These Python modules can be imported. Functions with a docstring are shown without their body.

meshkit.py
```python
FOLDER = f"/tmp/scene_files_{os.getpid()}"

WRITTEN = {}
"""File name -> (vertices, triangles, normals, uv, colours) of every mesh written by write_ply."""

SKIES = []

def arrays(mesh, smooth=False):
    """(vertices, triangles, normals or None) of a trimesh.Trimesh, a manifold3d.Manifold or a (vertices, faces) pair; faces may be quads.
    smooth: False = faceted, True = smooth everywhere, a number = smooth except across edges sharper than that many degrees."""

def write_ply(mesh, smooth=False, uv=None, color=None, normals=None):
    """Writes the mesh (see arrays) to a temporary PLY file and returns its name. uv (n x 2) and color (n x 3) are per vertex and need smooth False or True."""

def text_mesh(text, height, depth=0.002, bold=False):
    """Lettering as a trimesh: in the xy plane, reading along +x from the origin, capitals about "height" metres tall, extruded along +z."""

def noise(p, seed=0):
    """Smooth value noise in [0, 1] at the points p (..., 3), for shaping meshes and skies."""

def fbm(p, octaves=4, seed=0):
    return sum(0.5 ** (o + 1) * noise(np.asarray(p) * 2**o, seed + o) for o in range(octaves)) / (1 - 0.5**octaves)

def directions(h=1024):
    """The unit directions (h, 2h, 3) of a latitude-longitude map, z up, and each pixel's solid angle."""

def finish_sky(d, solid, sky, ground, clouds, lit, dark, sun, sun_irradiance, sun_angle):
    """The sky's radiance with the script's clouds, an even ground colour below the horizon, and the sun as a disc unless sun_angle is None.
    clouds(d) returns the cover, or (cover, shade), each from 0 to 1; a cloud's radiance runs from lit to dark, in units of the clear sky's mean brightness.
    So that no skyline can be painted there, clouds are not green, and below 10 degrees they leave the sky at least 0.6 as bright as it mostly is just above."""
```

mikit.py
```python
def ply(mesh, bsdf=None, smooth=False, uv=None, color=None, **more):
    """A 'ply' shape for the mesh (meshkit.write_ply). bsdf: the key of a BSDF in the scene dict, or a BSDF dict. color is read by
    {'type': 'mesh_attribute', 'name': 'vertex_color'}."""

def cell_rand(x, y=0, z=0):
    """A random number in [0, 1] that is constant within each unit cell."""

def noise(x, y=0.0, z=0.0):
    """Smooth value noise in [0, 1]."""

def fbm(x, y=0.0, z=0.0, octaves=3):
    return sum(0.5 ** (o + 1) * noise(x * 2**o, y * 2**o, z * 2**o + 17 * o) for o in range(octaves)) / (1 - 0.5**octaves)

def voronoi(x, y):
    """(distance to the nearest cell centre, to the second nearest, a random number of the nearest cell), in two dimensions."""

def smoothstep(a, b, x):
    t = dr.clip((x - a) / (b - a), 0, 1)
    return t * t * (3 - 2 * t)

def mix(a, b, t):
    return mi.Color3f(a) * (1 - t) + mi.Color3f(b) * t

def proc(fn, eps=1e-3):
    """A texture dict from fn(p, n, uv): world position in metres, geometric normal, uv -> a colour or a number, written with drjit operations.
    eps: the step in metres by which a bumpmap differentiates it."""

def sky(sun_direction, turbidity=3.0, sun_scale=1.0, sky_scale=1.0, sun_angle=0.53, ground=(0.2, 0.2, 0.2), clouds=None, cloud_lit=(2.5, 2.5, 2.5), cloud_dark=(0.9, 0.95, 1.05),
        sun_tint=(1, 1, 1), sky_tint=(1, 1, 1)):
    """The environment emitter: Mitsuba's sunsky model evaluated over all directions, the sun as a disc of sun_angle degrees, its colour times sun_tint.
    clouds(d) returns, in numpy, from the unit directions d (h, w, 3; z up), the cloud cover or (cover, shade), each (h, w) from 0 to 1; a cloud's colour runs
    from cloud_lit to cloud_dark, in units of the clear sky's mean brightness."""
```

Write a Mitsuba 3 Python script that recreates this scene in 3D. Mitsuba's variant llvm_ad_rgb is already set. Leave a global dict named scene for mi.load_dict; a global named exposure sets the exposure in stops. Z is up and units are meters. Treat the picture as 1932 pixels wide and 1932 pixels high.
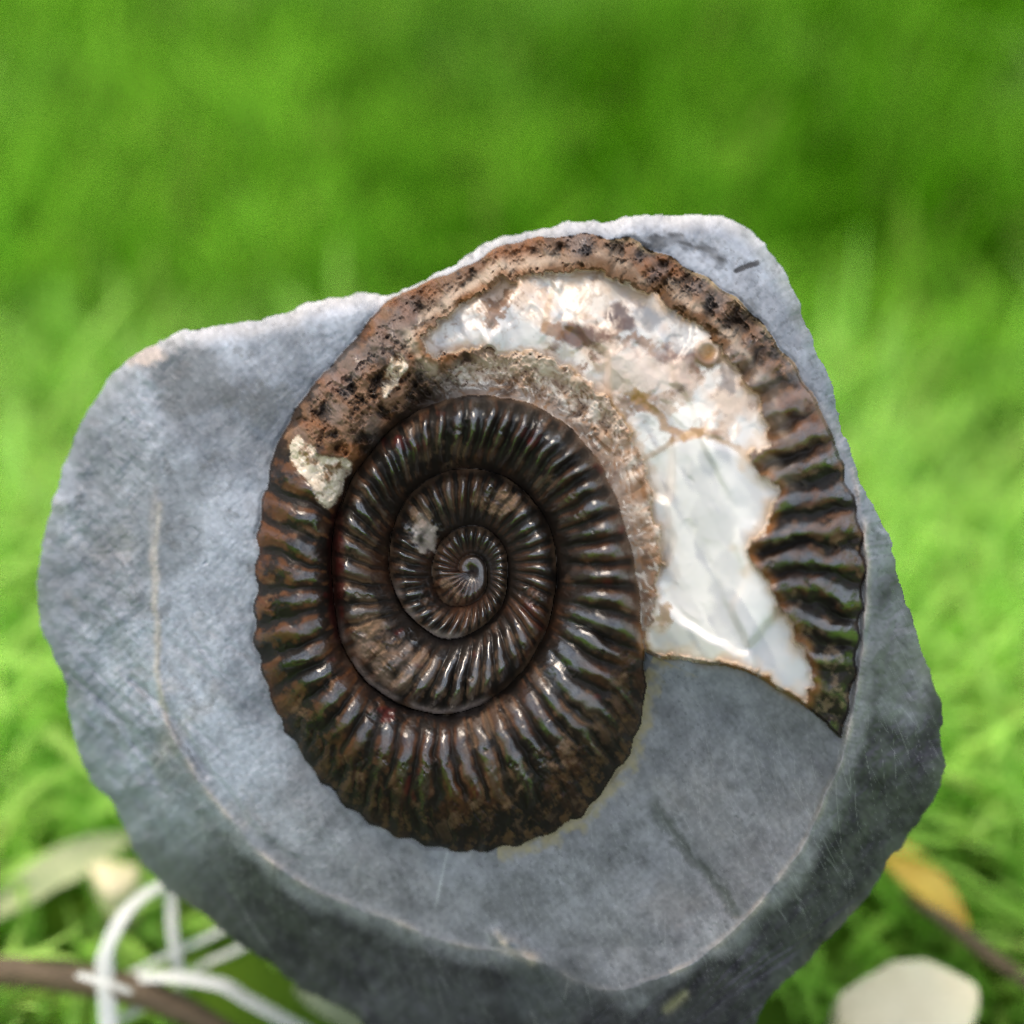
import math
import numpy as np
import drjit as dr
import mitsuba as mi
import mikit, meshkit
import shapely
from scipy import ndimage as ndi
from scipy.interpolate import PchipInterpolator

scene, labels = {'type': 'scene'}, {}
rng = np.random.default_rng(7)

# ------------------------------------------------------------------ camera, sky, exposure
H_CAM, PITCH, DIST = 0.163, math.radians(35), 0.137      # a phone held 16 cm above the lawn
FOV = 2 * math.degrees(math.atan(0.05 / DIST))
cp, sp = math.cos(PITCH), math.sin(PITCH)
CAM = np.array([0, 0, H_CAM])
FWD = np.array([0, cp, -sp])
UP = np.array([0, sp, cp])
T = mi.ScalarTransform4f
scene['camera'] = {'type': 'thinlens', 'fov': FOV, 'fov_axis': 'x', 'near_clip': 0.01, 'far_clip': 400.0,
                   'aperture_radius': 0.0031, 'focus_distance': DIST - 0.0015,
                   'to_world': T().look_at(origin=CAM.tolist(), target=(CAM + FWD).tolist(), up=[0, 0, 1])}


def cover(d):
    p = d / np.maximum(d[..., 2:3], 0.12) * 0.7
    n = meshkit.fbm(p * 1.6 + 5.3, 4, seed=3)
    return np.clip((n - 0.30) * 4.0, 0, 1) * 0.9, np.clip((meshkit.fbm(p * 2.7 + 9.0, 3, seed=8) - 0.35) * 2.0, 0, 1)


scene['sky'] = mikit.sky([-0.40, 0.26, 0.88], turbidity=3, sun_scale=0.36, sun_angle=30, clouds=cover, sky_tint=(1.06, 1.0, 0.92), cloud_lit=(3.15, 3.4, 3.75), cloud_dark=(1.6, 1.65, 1.7), sun_tint=(0.98, 0.98, 1.02))
exposure = 2.35

# ------------------------------------------------------------------ helpers
S = 0.1 / 1946                      # one model unit (u) in metres
X0, Y0, X1, Y1, G = 30, 370, 1830, 2580, 2
xs, ys = np.arange(X0, X1, G, dtype=float), np.arange(Y0, Y1, G, dtype=float)
HH, WW = len(ys), len(xs)
PX, PY = np.meshgrid(xs, ys)


def nz(cell, seed, ax=1.0, ay=1.0, order=3):
    """Smooth random field of unit range on the model grid; cell in u, stretched by ax, ay."""
    r = np.random.default_rng(seed)
    cx, cy = cell * ax / G, cell * ay / G
    g = r.random((int(HH / cy) + 5, int(WW / cx) + 5))
    yy, xx = np.arange(HH) / cy + 1, np.arange(WW) / cx + 1
    a = ndi.map_coordinates(g, np.meshgrid(yy, xx, indexing='ij'), order=order if cell / G > 1.01 else 1)
    return a


def fb(cell, seed, octv=4, gain=0.5, ax=1.0, ay=1.0):
    s = w = 0
    for o in range(octv):
        if cell / 2 ** o < 1.5:
            break
        s = s + gain ** o * (nz(cell / 2 ** o, seed * 31 + o, ax, ay) - 0.5)
        w += gain ** o
    return s / w * 2            # roughly -1 .. 1


def rotated(cell, seed, angle, ratio):
    """Streaky noise along a direction (degrees, picture sense)."""
    r = np.random.default_rng(seed)
    c, s_ = math.cos(math.radians(angle)), math.sin(math.radians(angle))
    u = ((PX * c + PY * s_) / (cell * ratio)) + 300
    v = ((-PX * s_ + PY * c) / cell) + 300
    g = r.random((1200, 700))
    return ndi.map_coordinates(g, [v % 1190, u % 690], order=1)


def sm(a, b, x):
    t = np.clip((x - a) / (b - a), 0, 1)
    return t * t * (3 - 2 * t)


def P(*pts, k=1.0):
    return [(x * k, y * k) for x, y in pts]


def smooth_closed(pts, n=6):
    p = np.array(pts)
    for _ in range(n and 2):
        q = np.roll(p, -1, 0)
        p = np.stack([p * .75 + q * .25, p * .25 + q * .75], 1).reshape(-1, 2)
    return p


WX, WY = fb(60, 91, 4) * 9, fb(60, 92, 4) * 9      # edge wander
def inside(pts, wander=1.0, smooth=True):
    p = smooth_closed(pts) if smooth else np.array(pts)
    poly = shapely.make_valid(shapely.Polygon(p))
    shapely.prepare(poly)
    return shapely.contains_xy(poly, (PX + WX * wander).ravel(), (PY + WY * wander).ravel()).reshape(PX.shape)


def sdist(mask):
    """Signed distance in u, positive inside."""
    return (ndi.distance_transform_edt(mask) - ndi.distance_transform_edt(~mask)) * G


def dline(pts, wander=1.0):
    m = np.ones(PX.shape, bool)
    p = np.array(pts, float)
    for a, b in zip(p[:-1], p[1:]):
        n = int(np.hypot(*(b - a)) / 1.0) + 2
        q = a + (b - a) * np.linspace(0, 1, n)[:, None]
        j, i = np.round((q[:, 0] - X0) / G).astype(int), np.round((q[:, 1] - Y0) / G).astype(int)
        ok = (i >= 0) & (i < HH) & (j >= 0) & (j < WW)
        m[i[ok], j[ok]] = False
    d = ndi.distance_transform_edt(m) * G
    if wander:
        d = ndi.map_coordinates(d, [np.clip((PY + WY * wander - Y0) / G, 0, HH - 1), np.clip((PX + WX * wander - X0) / G, 0, WW - 1)], order=1)
    return d


def blob(x, y, rx, ry, rough=0.5, seed=1):
    d = np.hypot((PX - x) / rx, (PY - y) / ry)
    return sm(1.25, 0.65, d + fb(min(rx, ry) * 0.9, seed, 4) * rough)


def lerp(a, b, t):
    return a + (np.asarray(b) - a) * t[..., None]


# ------------------------------------------------------------------ outlines of the stone (u)
K = 1.00725
OUT = P((75, 1075), (80, 1000), (105, 930), (130, 850), (165, 770), (205, 715), (245, 670), (290, 645), (345, 620), (400, 612), (470, 606), (540, 588),
        (580, 567), (640, 564), (700, 552), (735, 556), (770, 540), (800, 525), (862, 498), (880, 476), (950, 445), (985, 438), (1060, 424), (1140, 414), (1230, 401), (1290, 404),
        (1340, 401), (1390, 413), (1430, 443), (1470, 490), (1497, 535), (1517, 600), (1540, 665), (1567, 720), (1592, 810), (1617, 890), (1642, 950), (1667, 1000),
        (1690, 1050), (1705, 1110), (1730, 1200), (1750, 1260), (1776, 1310), (1781, 1390), (1779, 1470), (1765, 1510), (1715, 1580), (1680, 1620), (1640, 1680),
        (1590, 1740), (1540, 1800), (1500, 1835), (1450, 1880), (1430, 1932), (1400, 2030), (1340, 2200), (1220, 2400), (1060, 2500), (900, 2490), (790, 2360), (730, 2080),
        (690, 1932), (650, 1905), (570, 1868), (510, 1820), (450, 1780), (400, 1745), (330, 1690), (280, 1650), (250, 1600), (225, 1530), (170, 1470),
        (135, 1400), (130, 1340), (125, 1290), (95, 1230), (75, 1180), (70, 1130), k=K)
FACE = P((296, 900), (285, 1000), (296, 1150), (300, 1330), (350, 1440), (420, 1530), (520, 1640), (620, 1690), (700, 1720), (790, 1758), (870, 1785),
         (950, 1790), (1010, 1812), (1100, 1855), (1180, 1872), (1270, 1835), (1330, 1800), (1400, 1740), (1450, 1690), (1500, 1620), (1540, 1550), (1570, 1480),
         (1595, 1400), (1615, 1330), (1632, 1220), (1640, 1080), (1625, 950), (1600, 850), (1565, 760), (1520, 660), (1475, 580), (1430, 510), (1370, 450),
         (1290, 422), (1180, 432), (1060, 445), (985, 455), (870, 510), (730, 580), (640, 595), (560, 612), (450, 632), (380, 655), (335, 750), (310, 830), k=K)
_wx, _wy = WX, WY
WX, WY = WX + fb(26, 93, 3) * 8, WY + fb(26, 94, 3) * 8
m_out = inside(OUT, 0.65)
WX, WY = _wx, _wy
d_out = np.maximum(sdist(m_out), 0)
m_face = inside(FACE, 0.7)
s_face = sdist(m_face)
d_bev = np.maximum(-s_face, 0)
AX, AY = PX - 900, PY - 1150
ang = np.degrees(np.arctan2(AY, AX)) % 360          # 0 right, 90 down, 180 left, 270 up
slope = 1.22 * np.interp(ang, [0, 20, 45, 70, 90, 115, 135, 150, 168, 180, 200, 225, 245, 270, 290, 310, 330, 345, 360],
                  [.95, .8, .95, 1.0, 1.0, 1.0, .95, .60, .30, .22, .25, .35, .9, 2.0, 2.0, 1.5, 1.3, 1.1, .95])

# ------------------------------------------------------------------ the spiral: seam radius against winding angle (degrees)
CX, CY = 898.0, 1086.0
SEAM = [(-560, 20), (-540, 26), (-450, 33), (-360, 27), (-270, 58), (-225, 82), (-186, 76), (-132, 82), (-90, 88), (-42, 77), (0, 65), (33, 74), (56, 89), (71, 97), (98, 124),
        (112, 141), (135, 143), (150, 147), (170, 153), (189, 160), (207, 169), (226, 185), (241, 195), (255, 198), (274, 194), (292, 191), (309, 178), (327, 168),
        (342, 163), (360, 159), (379, 162), (395, 174), (410, 192), (421, 205), (431, 222), (444, 252), (457, 278), (476, 286), (495, 294), (506, 288), (515, 280),
        (528, 266), (540, 265), (551, 272), (561, 278), (571, 282), (595, 302), (603, 318), (611, 328), (630, 330), (645, 341), (656, 336), (665, 328),
        (680, 318), (690, 307), (702, 299), (715, 302), (727, 312), (736, 328), (743, 355), (750, 376), (755, 400), (759, 419), (766, 445), (776, 473), (784, 502), (791, 515), (799, 524),
        (806, 530), (814, 531), (822, 525), (829, 519), (836, 509), (843, 494), (851, 479), (859, 466), (867, 453), (874, 442), (880, 436), (884, 431), (893, 415),
        (902, 409), (912, 415), (921, 423), (928, 437), (935, 446), (941, 453), (953, 470), (961, 488), (966, 509), (972, 540), (978, 552), (986, 566), (990, 585),
        (997, 634), (1003, 652), (1014, 693), (1020, 702), (1025, 706), (1029, 714), (1035, 720), (1039, 725), (1048, 726), (1053, 727), (1058, 730), (1064, 732),
        (1068, 738), (1072, 740), (1076, 744), (1079, 746), (1084, 744), (1090, 746), (1096, 753), (1101, 764), (1106, 770)]
sa = np.array(SEAM, float)
_a = np.arange(-560, 1106.5, 0.5)
_r = PchipInterpolator(sa[:, 0], sa[:, 1])(np.minimum(_a, 1106))
_s = ndi.gaussian_filter1d(_r, 22, mode='nearest')
_m = sm(745, 725, _a)
_r = _s * _m + ndi.gaussian_filter1d(_r, 5, mode='nearest') * (1 - _m)
seam = lambda a: np.interp(a, _a, _r)
PHI_END = 1105.0
dx, dy = PX - CX, PY - CY
r = np.hypot(dx, dy)
wig = fb(34, 55, 4)
r_w = r + wig * np.clip(r * 0.012, 0, 4.5)
th = np.degrees(np.arctan2(dy, dx)) % 360
kp = np.array([(-560, 20), (-360, 15), (-180, 13), (0, 14), (90, 10), (180, 11), (270, 9), (360, 12.5), (450, 8), (540, 10.5), (600, 6.3), (630, 5.9), (690, 8.5), (720, 11),
               (765, 8.5), (810, 6.2), (850, 6.8), (900, 9.2), (940, 9), (1040, 6), (1080, 5.1), (1110, 5)], float)
pa = np.arange(-560, 1111.0)
phase_tab = np.cumsum(1 / np.interp(pa, kp[:, 0], kp[:, 1]))
guess = np.where(th < 24, th + 1080, th + 720)
r_w0 = r_w.copy()
r_w -= 3.0 * (0.4 + 1.2 * nz(60, 195)) * np.cos(2 * np.pi * np.interp(guess - 1.5, pa, phase_tab)) * sm(330, 390, r) * (np.abs(guess - 955) > 30)
phi = np.full(PX.shape, np.nan)
rin, rout = np.zeros_like(r), np.ones_like(r)
prev = np.zeros_like(r)
for k in range(-2, 4):
    a = th + 360 * k
    R = np.where((a >= -540) & (a <= PHI_END), np.nan_to_num(seam(np.clip(a, -540, PHI_END))), np.inf if k > 1 else 0)
    hit = np.isnan(phi) & (r_w < R) & np.isfinite(R) & (R > 0)
    phi[hit] = a[hit]
    rin[hit], rout[hit] = prev[hit], R[hit]
    prev = np.where(R > 0, np.where(np.isfinite(R), R, prev), prev)
# the broken end of the last whorl
ENDCUT = P((1225, 1262), (1256, 1252), (1314, 1258), (1378, 1266), (1436, 1286), (1487, 1318), (1530, 1342), (1565, 1372), (1592, 1402), (1640, 1420), (1700, 1700), (1220, 1700))
below = inside(ENDCUT, 0.5, smooth=False)
phi[below & (phi > 1075)] = np.nan
amm = ~np.isnan(phi)
amm = ndi.binary_opening(amm, iterations=1)
f = np.where(amm, phi, 0.0)
w = np.maximum(rout - rin, 1)
t = np.clip((r_w - rin) / w, 0, 1)

# seam heights and bulge of the tube
Zs = lambda a: np.interp(a, [-560, -180, 180, 360, 560, 700, 735, 760, 800, 900, 960, 1010, 1060, 1110], [-22, -16, 0, 14, 30, 48, 38, -14, -16, -8, -4, 6, 2, -8])
bul = np.interp(f, [-560, -360, 0, 180, 360, 540, 720, 800, 900, 960, 1000, 1050, 1105], [9, 18, 32, 44, 58, 74, 92, 128, 112, 100, 62, 84, 110])
skew = np.interp(f, [0, 700, 780, 860, 1000, 1100], [.66, .66, .48, .48, .50, .52])
tt = np.where(t < skew, t / skew * 0.5, 0.5 + (t - skew) / (1 - skew) * 0.5)
B = np.power(np.clip(1 - (2 * tt - 1) ** 2, 0, 1), 0.62)
expo = 0.62 + .40 * sm(960, 990, f) + .16 * sm(745, 725, f)
B = np.power(np.clip(1 - (2 * tt - 1) ** 2, 0, 1), expo)
flat = sm(962, 985, f) * sm(.5, .45, tt)
B = B * (1 - flat) + np.sin(np.pi * tt) ** 1.8 * flat
z_am = Zs(f - 360) * (1 - t) + Zs(f) * t + bul * B

# ribs
kp = np.array([(-560, 20), (-360, 15), (-180, 13), (0, 14), (90, 10), (180, 11), (270, 9), (360, 12.5), (450, 8), (540, 10.5), (600, 6.3), (630, 5.9), (690, 8.5), (720, 11),
               (765, 8.5), (810, 6.2), (850, 6.8), (900, 9.2), (940, 9), (1040, 6), (1080, 5.1), (1110, 5)], float)
pa = np.arange(-560, 1111.0)
phase_tab = np.cumsum(1 / np.interp(pa, kp[:, 0], kp[:, 1]))
lean = np.interp(f, [0, 300, 600, 700, 760, 820, 900, 1100], [1.5, 3, 4, 1, -2, -5, 2, 0])
f2 = f - lean * np.sin((t - 0.35) * 2.2) + fb(70, 12, 3) * np.interp(f, [0, 400, 800], [1.6, 1.6, 1.6]) + fb(20, 13, 2) * np.interp(f, [0, 400, 800], [.8, .6, .5])
ph = np.interp(f2, pa, phase_tab)
period = np.interp(f, kp[:, 0], kp[:, 1])
arc = np.radians(period) * np.maximum(r, 8)
c1 = np.abs(np.cos(np.pi * ph)) ** (0.9 + .6 * nz(50, 213) + .9 * sm(560, 590, f) * sm(700, 670, f) + .5 * sm(380, 300, f))
# ribs split in two on the outer flank of the last whorl
split = sm(0.58, 0.74, t + fb(40, 77, 2) * .1) * sm(735, 770, f) * sm(880, 845, f) * .8
c2 = np.abs(np.cos(2 * np.pi * ph)) ** 1.1
rib = c1 * (1 - split) + (0.75 * c2 + 0.25 * c1) * split
env = sm(0.0, 0.16, t) * sm(1.02, 0.90, t) * (0.55 + 0.45 * sm(0.05, 0.5, t))
env *= sm(-330, -230, f)
# places where the ribs are worn or broken away
worn = np.zeros_like(r)
for b in [(805, 1012, 46, 40), (835, 1130, 40, 32), (735, 1262, 62, 58), (700, 1215, 40, 40), (950, 955, 40, 26), (1010, 1135, 26, 16), (960, 1560, 120, 40),
          (1100, 1490, 85, 70), (1215, 1290, 50, 50), (1000, 730, 80, 40), (745, 1345, 50, 30)]:
    worn = np.maximum(worn, blob(*b, seed=int(b[0])))
crust = sm(928, 944, f + fb(50, 5, 3) * 8) * sm(1052, 1036, f + fb(60, 6, 3) * 14)         # rough, ribless part of the last whorl
worn = np.maximum(worn, crust)
per_rib = np.random.default_rng(61).random(400)
ampvar = (0.60 + 0.4 * nz(46, 15)) * (0.72 + .56 * per_rib[np.clip(np.round(ph).astype(int), 0, 399)])
ampvar = ndi.gaussian_filter(ampvar, 1.5)
chips = sm(.34, .62, fb(30, 212, 4, .65)) * sm(360, 420, f)
worn = np.clip(worn + .6 * chips, 0, 1)
amp = 0.54 * arc * np.interp(f, [0, 720, 800, 900, 1060, 1100], [1, .95, .78, .66, .85, .95])
rib_h = amp * env * (1 - 0.9 * worn) * ampvar
z_am += rib_h * (rib - 0.5)
# surface roughness
rough_f = fb(16, 21, 3, 0.6)
pits = np.minimum(fb(22, 23, 4, 0.62), 0.15) + .5 * fb(46, 123, 3, .6)
z_am += (rough_f + fb(34, 214, 4, .65) * worn * .9) * (1.2 + 5.5 * worn * (1 - crust)) + crust * (pits * 34 + rough_f * 5) * sm(0, .1, t)
z_am += fb(90, 24, 3) * np.interp(f, [0, 700, 800], [1, 3, 6])
# coarse lumps on the lower outer flank
vent = sm(0.55, 0.85, t) * sm(745, 775, f) * sm(925, 880, f)
z_am += vent * (fb(26, 26, 4, .6) * 7)
# cracked notch between outer whorl and the third at the left
z_am += 11 * np.exp(-((rout - r_w - 3) / 8) ** 2) * (sm(80, 100, f) * sm(178, 160, f) + sm(436, 450, f) * sm(530, 505, f)) * (.4 + .6 * np.abs(np.sin(np.pi * ph * 1.5))) 
z_am -= 16 * np.exp(-(dline(P((662, 940), (636, 985), (628, 1035), (632, 1090), (638, 1140), (646, 1205)), .6) / 7) ** 2)

# ------------------------------------------------------------------ calcite filling
CALC = P((800, 644), (871, 586), (922, 541), (993, 524), (1047, 512), (1103, 508), (1166, 516), (1217, 550), (1269, 577), (1314, 607), (1358, 646), (1397, 690), (1429, 735),
         (1459, 798), (1468, 846), (1446, 858), (1421, 862), (1448, 890), (1476, 942), (1461, 990), (1421, 1042), (1442, 1084), (1480, 1146), (1512, 1190), (1537, 1236),
         (1546, 1298), (1526, 1336), (1487, 1314), (1436, 1281), (1378, 1262), (1314, 1254), (1258, 1248), (1222, 1218), (1240, 1150), (1252, 1060), (1243, 945), (1217, 849), (1153, 759),
         (1089, 708), (1018, 676), (935, 668), (819, 680))
_wx, _wy = WX, WY
WX, WY = WX * 1.2 + fb(22, 193, 4, .7) * 13, WY * 1.2 + fb(22, 194, 4, .7) * 13
m_cal = inside(CALC, 1.0, smooth=False) & amm
WX, WY = _wx, _wy
s_cal = sdist(m_cal)
SPAR = P((538, 830), (572, 826), (600, 862), (650, 858), (668, 880), (640, 930), (618, 965), (598, 940), (580, 905), (548, 880))
m_spar = inside(SPAR, 1.6) & amm
SPAR2 = P((752, 660), (772, 678), (778, 700), (752, 735), (728, 765), (716, 748), (738, 705))
m_spar |= inside(SPAR2, 1.0) & amm
s_spar = sdist(m_spar)
# cleaved crystal faces: every cell of a scattered point set carries its own small tilt
cr = np.random.default_rng(4)
def facets(spacing, stretch, angle, tilt, seed):
    from scipy.spatial import cKDTree
    q = np.random.default_rng(seed)
    c, s_ = math.cos(math.radians(angle)), math.sin(math.radians(angle))
    u, v = (PX * c + PY * s_) / stretch, -PX * s_ + PY * c
    u, v = u + fb(spacing, seed + 1, 3) * spacing * .25, v + fb(spacing, seed + 2, 3) * spacing * .25
    n = int((u.max() - u.min()) * (v.max() - v.min()) / spacing ** 2)
    pts = np.stack([q.uniform(u.min(), u.max(), n), q.uniform(v.min(), v.max(), n)], 1)
    _, i = cKDTree(pts).query(np.stack([u.ravel(), v.ravel()], 1))
    i = i.reshape(u.shape)
    g = q.normal(0, tilt, (n, 2))
    return (u - pts[i, 0]) * stretch * g[i, 0] + (v - pts[i, 1]) * g[i, 1] + q.normal(0, tilt * spacing * .3, n)[i], q.random(n)[i]
fc1, id1 = facets(110, 2.2, 68, 0.07, 11)
fc2, id2 = facets(24, 2.0, 62, 0.13, 14)
fc1, id1s, fc2 = ndi.gaussian_filter(fc1, 2.2), id1, ndi.gaussian_filter(fc2, 1.2)
id1, id2 = ndi.gaussian_filter(id1, 4), ndi.gaussian_filter(id2, 1.5)
low_piece = sm(-10, 18, (PY - np.interp(PX, [1100, 1230, 1320, 1420, 1500], [900, 866, 818, 862, 905])))   # the smooth lower calcite mass
z_base = Zs(f - 360) * (1 - t) + Zs(f) * t + bul * B
z_base = ndi.gaussian_filter(np.where(amm, z_base, 0), 7) / np.maximum(ndi.gaussian_filter(amm.astype(float), 7), .2)
z_cal = z_base * 0.94 - 14 + fc1 * (0.8 + 0.7 * low_piece) + fc2 * .6 * (1 - 0.75 * low_piece) + fb(60, 41, 3, .5) * 6 * (1 - low_piece) + 6 * low_piece + fb(120, 43, 2) * 8
z_cal = ndi.gaussian_filter(z_cal, 0.8) + fb(10, 206, 3, .7) * (.35 + .5 * (1 - low_piece)) 
z_shell = z_am.copy()
# raised lip of broken shell round the calcite
lip = sm(-34, -4, s_cal) * sm(6, -3, s_cal)
z_shell += lip * 9 * (0.5 + 0.8 * nz(30, 61))
edge_c = sm(-3, 5, s_cal)
z_am = np.where(amm, z_shell * (1 - edge_c) + z_cal * edge_c, 0)
es = sm(-2, 6, s_spar)
z_am = z_am * (1 - es) + (z_am - 4 + fc2 * 1.2 + pits * 8) * es
# amber ring, a tiny mineral tube in the calcite
rr = np.hypot(PX - 1345, PY - 670)
z_am += 9 * np.exp(-((rr - 20) / 8) ** 2) - 10 * np.exp(-(rr / 8) ** 2)

# ------------------------------------------------------------------ the grey stone
s_am = sdist(amm)
d_am = np.maximum(-s_am, 0)
z_r = np.zeros_like(r)
z_r += fb(160, 31, 4) * 7 + fb(420, 32, 2) * 9
z_r += rotated(7, 33, 60, 9) * 0.5 + rotated(5, 34, 85, 14) * 0.4
z_r -= 6 * np.exp(-(d_am / 6) ** 2) * nz(50, 190)
z_r += -10 * sm(70, 0, d_am) * sm(0, 120, s_face)
hollow = inside(P((1235, 1270), (1400, 1280), (1580, 1400), (1560, 1480), (1500, 1590), (1400, 1710), (1290, 1780), (1220, 1700), (1190, 1560), (1210, 1420)), 0.6)
z_r -= 34 * sm(-60, 70, sdist(hollow))
# crease ridge and bevels
soft = np.sqrt(d_bev ** 2 + 12 ** 2) - 12
chip = fb(120, 36, 4)
z_r -= slope * soft * (1 + 0.25 * chip) + sm(0, 60, d_bev) * fb(90, 37, 4, .55) * 9
z_r += 4 * np.exp(-(s_face / 9) ** 2) * sm(60, 110, ang) * sm(205, 170, ang) * (0.5 + nz(40, 38))
z_r += 9 * np.exp(-(s_face / 6) ** 2) * (sm(330, 350, ang) + sm(75, 55, ang) * (ang < 90)) * (0.4 + nz(30, 39))
# second shallow ledge at the lower left
z_r -= 5 * sm(8, -8, s_face - 34 + fb(90, 40, 3) * 18) * sm(115, 128, ang) * sm(165, 150, ang)
# chisel grooves on the lower right bevel and the left flank
gr = np.abs(rotated(26, 45, -42, 8) - 0.5)
z_r -= 7 * sm(0.10, 0.0, gr) * sm(10, 40, d_bev) * sm(20, 35, ang) * sm(100, 80, ang)
gr2 = np.abs(rotated(30, 46, 44, 7) - 0.5)
z_r -= 3.5 * sm(0.16, 0.0, gr2) * sm(-30, 20, d_bev) * sm(145, 155, ang) * sm(180, 168, ang)
for line, dep, wid in [(P((250, 1290), (330, 1370), (392, 1470)), 12, 9), (P((190, 1330), (250, 1400), (300, 1480)), 9, 8), (P((1268, 1965), (1420, 1868), (1560, 1772)), 9, 6),
                       (P((1300, 1935), (1480, 1790)), 7, 5), (P((1240, 1535), (1290, 1600), (1340, 1660), (1395, 1735)), 8, 12)]:
    z_r -= dep * np.exp(-(dline(line, .6) / wid) ** 2)
# the pale chipped ledge near the bottom edge
led = dline(P((945, 1780), (985, 1800), (1015, 1825)), .6)
z_r += 16 * np.exp(-(led / 16) ** 2) * (0.6 + .8 * nz(16, 47))
# top right shoulder: layered slope beside the shell
sh = sm(5, 60, d_am) * sm(285, 300, ang) * sm(345, 325, ang)
z_r -= sh * 18 + sh * (np.abs(rotated(16, 48, 38, 9) - .5) * 8)
# rounding at the outline
e = 46 + 14 * chip
q = np.clip(1 - d_out / e, 0, 1)
z_r -= np.interp(ang, [0, 40, 190, 235, 320, 360], [1.3, 1.0, 1.0, 1.6, 1.6, 1.3]) * e * 0.75 * (1 - np.sqrt(1 - np.minimum(q, .985) ** 2))
z_r += fb(22, 49, 3, .6) * (1.1 + 4.0 * sm(0, 40, d_bev)) + fb(8, 149, 2, .7) * .9 - 3 * sm(.6, .95, fb(26, 150, 4, .7))
# the dent where the last whorl has fallen out keeps the shell's drop
z_grid = np.where(amm, np.maximum(z_am, -40), z_r)
wall = amm & (s_am < 5)
z_grid = np.where(wall, z_grid * 0.5 + (z_r - 6) * 0.5, z_grid)
z_grid = np.where(m_cal | (f < 700), z_grid, z_grid)
# the whole face is turned a little, right side towards the lens
z_grid = z_grid + (PX - 870) * 0.14 - 62 * ((np.clip(PY, 380, 1800) - 1020) / 600) ** 2

# ------------------------------------------------------------------ colours (linear reflectance)
C = lambda *a: np.array(a, float)
hp = z_grid - ndi.gaussian_filter(z_grid, 5)
hp2 = z_grid - ndi.gaussian_filter(z_grid, 14)
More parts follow.
